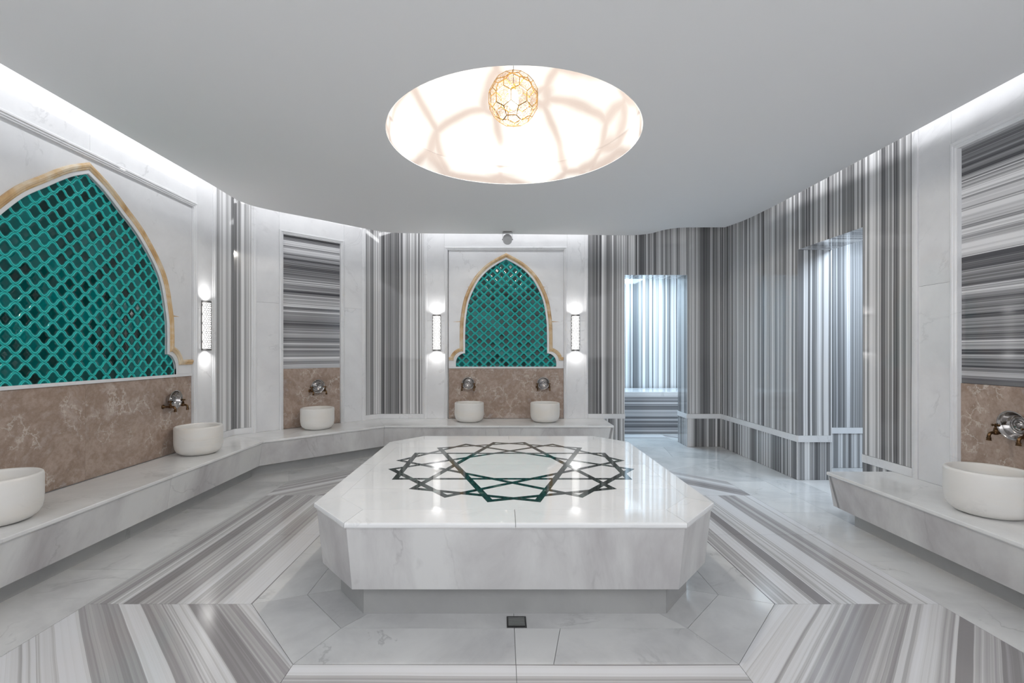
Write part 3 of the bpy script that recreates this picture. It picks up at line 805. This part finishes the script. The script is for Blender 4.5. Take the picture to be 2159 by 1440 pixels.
def tiled_arch(wall, ac, hw, pts, foot, label, H):
    """local frame: x along wall, y up, z out of the wall; origin at the sill centre"""
    t = wall.empty('tiled_arch', ac, SILL, 0.0)
    tag(t, label, 'tile panel', 'teal tiled arches')
    a = pts[0][0]
    right = []
    for k in range(9):
        th = PI/2*k/8; right.append((a+(foot-a)*math.cos(th), 0.05+0.135*math.sin(th)))
    main = [tuple(p) for p in catmull(pts, 7)]
    right = [(foot, 0.0)]+right+main[1:]
    outline = right+[(-x, y) for x, y in reversed(right[:-1])]
    # facing stone, in two halves meeting over the apex
    top = NT-0.012-SILL
    for sg in (1, -1):
        poly = [(sg*x, y) for x, y in right]+[(0, top), (sg*hw, top), (sg*hw, 0)]
        if sg > 0: poly[-3] = (0.0006, top); poly[len(right)-1] = (0.0006, right[-1][1])
        MB().prism(poly, -0.0445, -0.016).build('facing_stone', WM, t, center=False)
    # grout bed
    MB().prism([(x*1.03, y*1.02) for x, y in outline], -0.0448, -0.0395).build('grout_bed', 'grout_teal', t, center=False)
    MB().box((-hw, -0.025, -0.0445), (hw, -0.0005, -0.008)).build('sill', WM, t, center=False, bevel=0.002)
    # white lip then onyx moulding following the arch
    V, F = sweep(list(reversed(outline)), [(0.0, -0.03), (0.0, -0.012), (0.004, -0.009), (0.026, -0.009), (0.029, -0.02)])
    mesh_obj('arch_lip', V, F, WM, t, center=False, smooth=math.radians(30))
    mm = [Vector(p) for p in main]; off = []
    for i in range(1, len(mm)-1):
        d = (mm[i+1]-mm[i-1]).normalized(); off.append(tuple(mm[i]+Vector((d.y, -d.x))*0.027))
    d = (mm[-1]-mm[-2]).normalized(); q_ = mm[-1]+Vector((d.y, -d.x))*0.027; ap = (0.0, q_.y+d.y*(q_.x/max(1e-3, -d.x)))
    path = [(hw-0.004, 0.085), (foot+0.035, 0.085)]
    for k in range(1, 8):
        th = PI/2*k/8; path.append((a+0.027+(foot-a+0.008)*math.cos(th), 0.085+0.130*math.sin(th)))
    path = path+off
    path = path+[ap]+[(-x, y) for x, y in reversed(path)]
    pr = [(0.0, -0.02), (0.0, -0.006), (0.008, 0.0), (0.016, -0.001), (0.021, 0.006), (0.034, 0.008), (0.042, 0.002), (0.048, -0.004), (0.048, -0.02)]
    V, F = sweep(path, [(-o, h_) for o, h_ in pr])
    mesh_obj('onyx_moulding', V, F, 'honey_onyx', t, center=False, smooth=math.radians(30))
    # tan streaks running out of the moulding into the facing stone
    for sg in (1, -1):
        for fr in (0.28, 0.55, 0.80):
            k_ = int(fr*(len(mm)-1)); p = mm[k_]; x0 = p.x+0.070
            L_ = 0.045 if fr != 0.28 else min(0.10, hw-x0-0.01)
            if x0+L_ > hw-0.01: continue
            MB().prism([(sg*x0, p.y+0.009), (sg*(x0+L_), p.y+0.001), (sg*(x0+L_), p.y-0.001), (sg*x0, p.y-0.006)], -0.018, -0.0155).build('onyx_streak', 'honey_onyx', t, center=False)
    # tiles
    if not tile_src:
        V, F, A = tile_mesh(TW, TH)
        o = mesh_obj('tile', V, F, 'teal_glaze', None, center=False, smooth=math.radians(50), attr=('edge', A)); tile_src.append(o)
    src = tile_src[0]; n = 0
    j = 0; first = src.parent is None
    ny = int(1.6/(TH/2))
    for j in range(-1, ny):
        for i in range(-12, 13):
            x = i*TW+(TW/2 if j % 2 else 0); y = 0.03+j*TH/2
            ok = False
            for dx, dy in ((0, 0), (0.45, 0), (-0.45, 0), (0, 0.45), (0, -0.45), (.25, .25), (-.25, .25), (.25, -.25), (-.25, -.25)):
                if inside((x+dx*TW, y+dy*TH), outline): ok = True
            if not ok: continue
            if abs(x)+TW*0.4 > hw: continue
            if first: o = src; first = False
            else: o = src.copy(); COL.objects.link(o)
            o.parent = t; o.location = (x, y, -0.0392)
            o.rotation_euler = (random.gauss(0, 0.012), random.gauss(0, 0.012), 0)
            n += 1
    print('tiles', n)
    return t
tiled_arch(BACK, 0.060, 0.80, [(0.571, 0.186), (0.571, 0.43), (0.56, 0.66), (0.511, 0.93), (0.40, 1.17), (0.27, 1.325), (0.14, 1.42), (0, 1.495)], 0.70,
           'narrower teal tiled pointed arch on the back wall above two basins', 0)
tiled_arch(LEFT, 3.456, 1.155, [(0.818, 0.186), (0.818, 0.40), (0.80, 0.566), (0.715, 0.872), (0.50, 1.149), (0.31, 1.304), (0.14, 1.43), (0, 1.505)], 0.935,
           'wide teal tiled pointed arch on the left wall, largest in view', 0)
for a0, a1 in ((-0.74, 0.86),): BACK.panel('brown_marble_panel', a0, a1, SHELF, BROWN, 'brown_marble', wb, d1=-0.02)
for a0, a1 in ((2.30, 3.44), (3.44, 4.612)): LEFT.panel('brown_marble_panel', a0, a1, SHELF, BROWN, 'brown_marble', wl, d1=-0.02)

# ------------------------------------------------------------------ basins
def basin(x, y, z, label, r=0.195, h=0.255, src=[]):
    t = empty('marble_basin', (x, y, z)); tag(t, label, 'basin', 'round marble basins on the benches')
    if not src:
        prof_ = [(0.10, 0.0), (0.125, 0.001), (0.150, 0.010), (0.172, 0.028), (0.186, 0.052), (0.193, 0.085), (0.195, 0.12), (0.195, 0.24), (0.192, 0.251), (0.187, 0.255),
                 (0.178, 0.255), (0.172, 0.251), (0.169, 0.24), (0.167, 0.13), (0.160, 0.085), (0.14, 0.052), (0.10, 0.038), (0.02, 0.034)]
        o = MB().lathe(prof_, 64).build('bowl', 'basin_marble', t, center=False, smooth=True)
        p = MB().lathe([(0.022, 0.033), (0.022, 0.036), (0.018, 0.0375), (0.004, 0.0375)], 24).build('plug', 'steel', t, center=False, smooth=math.radians(40))
        src += [o, p]
    else:
        for s_ in src:
            c = s_.copy(); COL.objects.link(c); c.parent = t
    t.rotation_euler.z = random.uniform(0, 6)
    return t
basin(-2.775, 2.60, SHELF, 'nearest left marble basin, cut by the left edge of the photo')
basin(-2.785, 4.36, SHELF, 'round marble basin at the far end of the left wall under the wide teal arch')
basin(-2.235, 5.75, SHELF, 'round marble basin on the diagonal bench below the horizontally striped niche')
basin(-0.435, 6.345, SHELF, 'left one of the two marble basins below the back teal arch')
basin(0.575, 6.325, SHELF, 'right one of the two marble basins below the back teal arch, creamier')
basin(2.815, 2.745, SHELF, 'big marble basin on the right bench, cut by the right edge of the photo')

# ------------------------------------------------------------------ taps and metal bowls
def tap_meshes(t):
    mb = MB()
    mb.lathe([(0.02, 0.0), (0.02, 0.004), (0.012, 0.008), (0.009, 0.012), (0.009, 0.055), (0.013, 0.058), (0.014, 0.066), (0.013, 0.078), (0.010, 0.082)], 16)
    body = mb.build('tap_body', 'antique_bronze', t, center=False, smooth=math.radians(40))
    pts = [(0, 0, 0.078)]
    for k in range(9):
        a = PI/2*k/8; pts.append((0, -0.020+0.020*math.cos(a), 0.090+0.020*math.sin(a)))
    pts += [(0, -0.028, 0.110), (0, -0.0281, 0.110), (0, -0.034, 0.110), (0, -0.0341, 0.110), (0, -0.040, 0.110), (0, -0.0401, 0.110), (0, -0.046, 0.110)]
    rad = [0.009]*10+[0.0095, 0.0125, 0.0125, 0.011, 0.011, 0.013, 0.013]
    sp_ = MB().tube(pts, rad, 14).build('spout', 'antique_bronze', t, center=False, smooth=math.radians(40))
    Mx = Matrix.Rotation(-PI/2, 4, 'X'); Mx.translation = (0, 0, 0.068)
    mb = MB(); mb.lathe([(0.012, 0.008), (0.012, 0.018), (0.0095, 0.020), (0.011, 0.026), (0.006, 0.032), (0.006, 0.044)], 14, Mx)
    for k in range(4):
        a = PI/2*k+PI/4
        c0 = Vector((0, 0.046, 0.068)); e = c0+Vector((math.cos(a)*0.016, 0, math.sin(a)*0.016))
        mb.tube([c0, c0.lerp(e, 0.5), c0.lerp(e, 0.8), e, e+(e-c0)*0.3], [0.004, 0.004, 0.0075, 0.0085, 0.003], 10)
    Mx2 = Mx.copy(); mb.lathe([(0.007, 0.042), (0.009, 0.047), (0.007, 0.053), (0.002, 0.056)], 12, Mx2)
    hd = mb.build('tap_handle', 'antique_bronze', t, center=False, smooth=math.radians(50))
    return [body, sp_, hd]
tap_src = []; bowl_src = []
def tap(wall, a, z, d, label):
    t = wall.empty('bath_tap', a, z, d); tag(t, label, 'tap', 'bronze taps above the basins')
    if not tap_src: tap_src.extend(tap_meshes(t))
    else:
        for s_ in tap_src: c = s_.copy(); COL.objects.link(c); c.parent = t
def ham_bowl(wall, a, z, d, label):
    t = wall.empty('metal_bowl', a, z, d); tag(t, label, 'bowl', 'metal washing bowls hung on the taps')
    t.rotation_euler = (t.rotation_euler.to_matrix() @ Matrix.Rotation(math.radians(4), 3, 'X')).to_euler()
    if not bowl_src:
        outer = [(0.02, 0.0), (0.040, 0.0005), (0.055, 0.006), (0.066, 0.018), (0.073, 0.036), (0.080, 0.050), (0.085, 0.052)]
        inner = [(0.085, 0.0535), (0.079, 0.052), (0.071, 0.037), (0.064, 0.020), (0.055, 0.0095), (0.050, 0.0075), (0.047, 0.010), (0.044, 0.010), (0.041, 0.006),
                 (0.036, 0.006), (0.033, 0.0095), (0.030, 0.0095), (0.027, 0.006), (0.020, 0.007), (0.015, 0.015), (0.008, 0.019), (0.001, 0.020)]
        bowl_src.append(MB().lathe(outer+inner, 48).build('bowl_shell', 'steel', t, center=False, smooth=math.radians(60)))
        V = [(0.085*math.cos(2*PI*k/48), 0.085*math.sin(2*PI*k/48), 0.0528) for k in range(49)]
        bowl_src.append(MB().tube(V, 0.0022, 8, False).build('rim', 'steel', t, center=False, smooth=True))
    else:
        for s_ in bowl_src: c = s_.copy(); COL.objects.link(c); c.parent = t
PZT = 0.832
for wall, a, where in ((LEFT, 4.31, 'below the wide teal arch on the left wall'), (DIAG, 0.945, 'on the diagonal wall below the striped niche'),
                       (BACK, -0.465, 'above the left basin of the back wall'), (BACK, 0.575, 'above the right basin of the back wall'),
                       (RIGHT, -2.80, 'above the big basin on the right wall')):
    tap(wall, a-0.083, PZT, -0.02, 'left antique bronze tap of the pair '+where)
    tap(wall, a+0.083, PZT, -0.02, 'right antique bronze tap of the pair '+where)
    ham_bowl(wall, a, PZT+0.060, -0.013, 'ridged steel washing bowl between the taps '+where)

# ------------------------------------------------------------------ wall sconces
sc_src = []
def sconce(wall, a, label):
    z0, H, R = 1.335, 0.50, 0.058
    t = wall.empty('wall_sconce', a, z0, 0.0); tag(t, label, 'wall lamp', 'perforated wall sconces')
    if not sc_src:
        def arc(r, y0, y1, n=16, name='x', mat='silver_metal', thick=0.002):
            V = []; F = []
            for y in (y0, y1):
                for rr in (r, r-thick):
                    for k in range(n+1):
                        th = PI*k/n; V.append((rr*math.cos(th), y, rr*math.sin(th)*0.95+0.004))
            q = n+1
            for k in range(n):
                F += [(k, k+1, 2*q+k+1, 2*q+k), (q+k, q+k+1, 3*q+k+1, 3*q+k), (k, k+1, q+k+1, q+k), (2*q+k, 2*q+k+1, 3*q+k+1, 3*q+k)]
            F += [(0, q, 3*q, 2*q), (n, q+n, 3*q+n, 2*q+n)]
            return mesh_obj(name, V, F, mat, t, center=False, smooth=math.radians(40))
        sc_src.append(MB().box((-R, 0, 0), (R, H, 0.004)).build('backplate', 'silver_metal', t, center=False))
        sc_src.append(arc(R-0.006, 0.02, H-0.02, name='glass_diffuser', mat='lamp_glass'))
        sc_src.append(arc(R, H-0.020, H, name='rim')); sc_src.append(arc(R, 0.0, 0.020, name='rim'))
        for xx in (-R+0.003, R-0.003):
            sc_src.append(MB().box((xx-0.003, 0.0, 0.002), (xx+0.003, H, 0.010)).build('side_rail', 'silver_metal', t, center=False))
        # pierced screen: interlaced rosettes wrapped round the half cylinder
        mb = MB()
        def wrap(u, y, r=R-0.001):
            th = PI/2+u/R; return (r*math.cos(th), y, r*math.sin(th)*0.95+0.004)
        def ribbon(pts, w=0.0029):
            V = []; F = []
            n = len(pts)
            for i in range(n):
                a_ = Vector(pts[max(i-1, 0)]); b_ = Vector(pts[min(i+1, n-1)]); d = (b_-a_).normalized(); nn_ = Vector((-d.y, d.x))*w
                p = Vector(pts[i])
                for s_ in (1, -1):
                    for rr in (R, R-0.0025): V.append(wrap(*(p+nn_*s_), rr))
            for i in range(n-1):
                b0 = 4*i; F += [(b0, b0+4, b0+6, b0+2), (b0+1, b0+5, b0+7, b0+3), (b0, b0+4, b0+5, b0+1), (b0+2, b0+6, b0+7, b0+3)]
            mb.add(V, F)
        px_, py_ = 0.046, 0.046
        lim = R*PI/2-0.004
        for j in range(10):
            yc = 0.043+j*py_
            for i in range(-2, 3):
                xc = i*px_+(px_/2 if j % 2 else 0)
                if abs(xc) > lim: continue
                star = []
                for k in range(13):
                    r_ = 0.019 if k % 2 else 0.010; th = 2*PI*k/12; star.append((max(-lim, min(lim, xc+r_*math.cos(th))), yc+r_*math.sin(th)))
                ribbon(star)
                for k in range(6):
                    th = 2*PI*(k+0.5)/6
                    e = (xc+0.028*math.cos(th), yc+0.028*math.sin(th))
                    if abs(e[0]) < lim and 0.02 < e[1] < H-0.02: ribbon([(xc+0.019*math.cos(th), yc+0.019*math.sin(th)), e])
        sc_src.append(mb.build('pierced_screen', 'screen_metal', t, center=False))
    else:
        for s_ in sc_src: c = s_.copy(); COL.objects.link(c); c.parent = t
    for y, dz in ((H+0.004, 1), (-0.004, -1)):
        l = bpy.data.lights.new('sconce_light', 'AREA'); l.shape = 'DISK'; l.size = 0.07; l.energy = 0.26; l.color = (1, 0.985, 0.96); l.spread = math.radians(150)
        o = bpy.data.objects.new('sconce_light', l); COL.objects.link(o)
        o.location = wall.p(a, z0+y, 0.044); o.rotation_euler = (PI if dz > 0 else 0, 0, 0)
sconce(LEFT, 4.79, 'pierced metal wall sconce glowing on the left wall beside the wide teal arch')
sconce(BACK, -0.905, 'glowing pierced wall sconce on the back wall, left of the teal arch')
sconce(BACK, 1.025, 'glowing pierced wall sconce on the back wall, right of the teal arch')

# ------------------------------------------------------------------ pendant
PC = Vector((0.087, 3.55, 3.215)); PR = 0.192
pn = empty('pendant_lamp', PC); tag(pn, 'round gold openwork pendant lamp with glowing bulb hanging in the dome', 'pendant lamp')
bm = bmesh.new(); bmesh.ops.create_icosphere(bm, subdivisions=2, radius=1.0)
bmesh.ops.rotate(bm, verts=bm.verts, cent=(0, 0, 0), matrix=Matrix.Rotation(0.35, 3, 'X') @ Matrix.Rotation(0.2, 3, 'Z'))
cent = {f.index: (f.calc_center_median().normalized()*PR) for f in bm.faces}
mb = MB(); fil = MB()
def strut(mb_, a, b_, w, th):
    a = Vector(a); b_ = Vector(b_); d = (b_-a).normalized(); m_ = ((a+b_)/2).normalized(); s_ = d.cross(m_).normalized()*w
    V = []
    for p in (a-d*w*0.5, b_+d*w*0.5):
        for o_ in (s_, -s_):
            for h_ in (0, -th): V.append(p+o_+m_*h_)
    mb_.add(V, [(0, 1, 3, 2), (4, 5, 7, 6), (0, 4, 5, 1), (2, 6, 7, 3), (0, 4, 6, 2), (1, 5, 7, 3)])
for e in bm.edges:
    f1, f2 = e.link_faces; strut(mb, cent[f1.index], cent[f2.index], 0.0030, 0.004)
for v_ in bm.verts:
    cs = [cent[f.index] for f in v_.link_faces]; c0 = sum(cs, Vector())/len(cs)
    ax = c0.normalized(); u = (cs[0]-c0).normalized(); w2_ = ax.cross(u)
    cs.sort(key=lambda p: math.atan2((p-c0).dot(w2_), (p-c0).dot(u)))
    n = len(cs); apex = c0*0.93
    mids = [(cs[i]+cs[(i+1) % n])/2 for i in range(n)]
    for i in range(n):
        strut(fil, apex.lerp(cs[i], 0.12), cs[i], 0.0006, 0.001)
        q1 = apex.lerp(cs[i], 0.55); q2 = apex.lerp(mids[i], 0.72); q3 = apex.lerp(cs[(i+1) % n], 0.55)
        strut(fil, q1, q2, 0.0006, 0.001); strut(fil, q2, q3, 0.0006, 0.001)
        strut(fil, q2, mids[i], 0.0006, 0.001)
        strut(fil, apex.lerp(cs[i], 0.3), apex.lerp(mids[i], 0.4), 0.0005, 0.001)
bm.free()
mb.build('openwork_frame', 'gold', pn, center=False); fil.build('filigree', 'gold', pn, center=False)
MB().lathe([(0.004, -0.075), (0.022, -0.068), (0.034, -0.045), (0.038, -0.01), (0.034, 0.03), (0.024, 0.055), (0.014, 0.066)], 24).build('bulb', 'bulb_glow', pn, center=False, smooth=True)
MB().lathe([(0.014, 0.066), (0.016, 0.067), (0.016, 0.105), (0.008, 0.112)], 16).build('bulb_holder', 'gold', pn, center=False, smooth=math.radians(40))
MB().tube([(0, 0, 0.11), (0, 0, 0.2), (0, 0, 0.465)], 0.0022, 6).build('cord', 'dark_steel', pn, center=False)
MB().lathe([(0.03, 0.462), (0.05, 0.470), (0.05, 0.478)], 24).build('ceiling_rose', 'gold', pn, center=False, smooth=math.radians(40))

l = bpy.data.lights.new('bulb_light', 'POINT'); l.energy = 32; l.color = (1.0, 0.95, 0.87); l.shadow_soft_size = 0.04
o = bpy.data.objects.new('bulb_light', l); COL.objects.link(o); o.location = PC+Vector((0, 0, -0.125))
# ------------------------------------------------------------------ small fixture under the ceiling edge
cf = empty('ceiling_spotlight', (0.075, 6.27, CZ)); tag(cf, 'small grey round-nosed ceiling spotlight hanging above the back teal arch', 'spotlight')
MB().box((-0.055, -0.04, -0.008), (0.055, 0.04, 0.0)).build('mount_plate', 'silver_metal', cf, center=False, bevel=0.002)
mb = MB()
for sx in (-1, 1): mb.box((sx*0.062-0.003, -0.012, -0.105), (sx*0.062+0.003, 0.012, 0.0))
mb.box((-0.065, -0.012, -0.012), (0.065, 0.012, -0.006)); mb.build('bracket', 'grey_plastic', cf, center=False)
Mx = Matrix.Rotation(math.radians(125), 4, 'X'); Mx.translation = (0, 0.0, -0.100)
MB().lathe([(0.030, -0.075), (0.050, -0.068), (0.057, -0.050), (0.059, 0.035), (0.056, 0.042), (0.052, 0.042)], 32, Mx).build('lamp_body', 'grey_plastic', cf, center=False, smooth=math.radians(40))
MB().lathe([(0.052, 0.0415), (0.050, 0.044), (0.002, 0.046)], 32, Mx).build('lens', 'grey_plastic', cf, center=False, smooth=math.radians(40))
for sx in (-1, 1):
    Mk = Matrix.Rotation(PI/2*sx, 4, 'Y'); Mk.translation = (sx*0.064, 0, -0.1)
    MB().lathe([(0.008, 0.0), (0.009, 0.004), (0.007, 0.007)], 12, Mk).build('knob', 'dark_steel', cf, center=False, smooth=math.radians(40))

for o in SC.objects:
    if 'world_children' in o: del o['world_children']
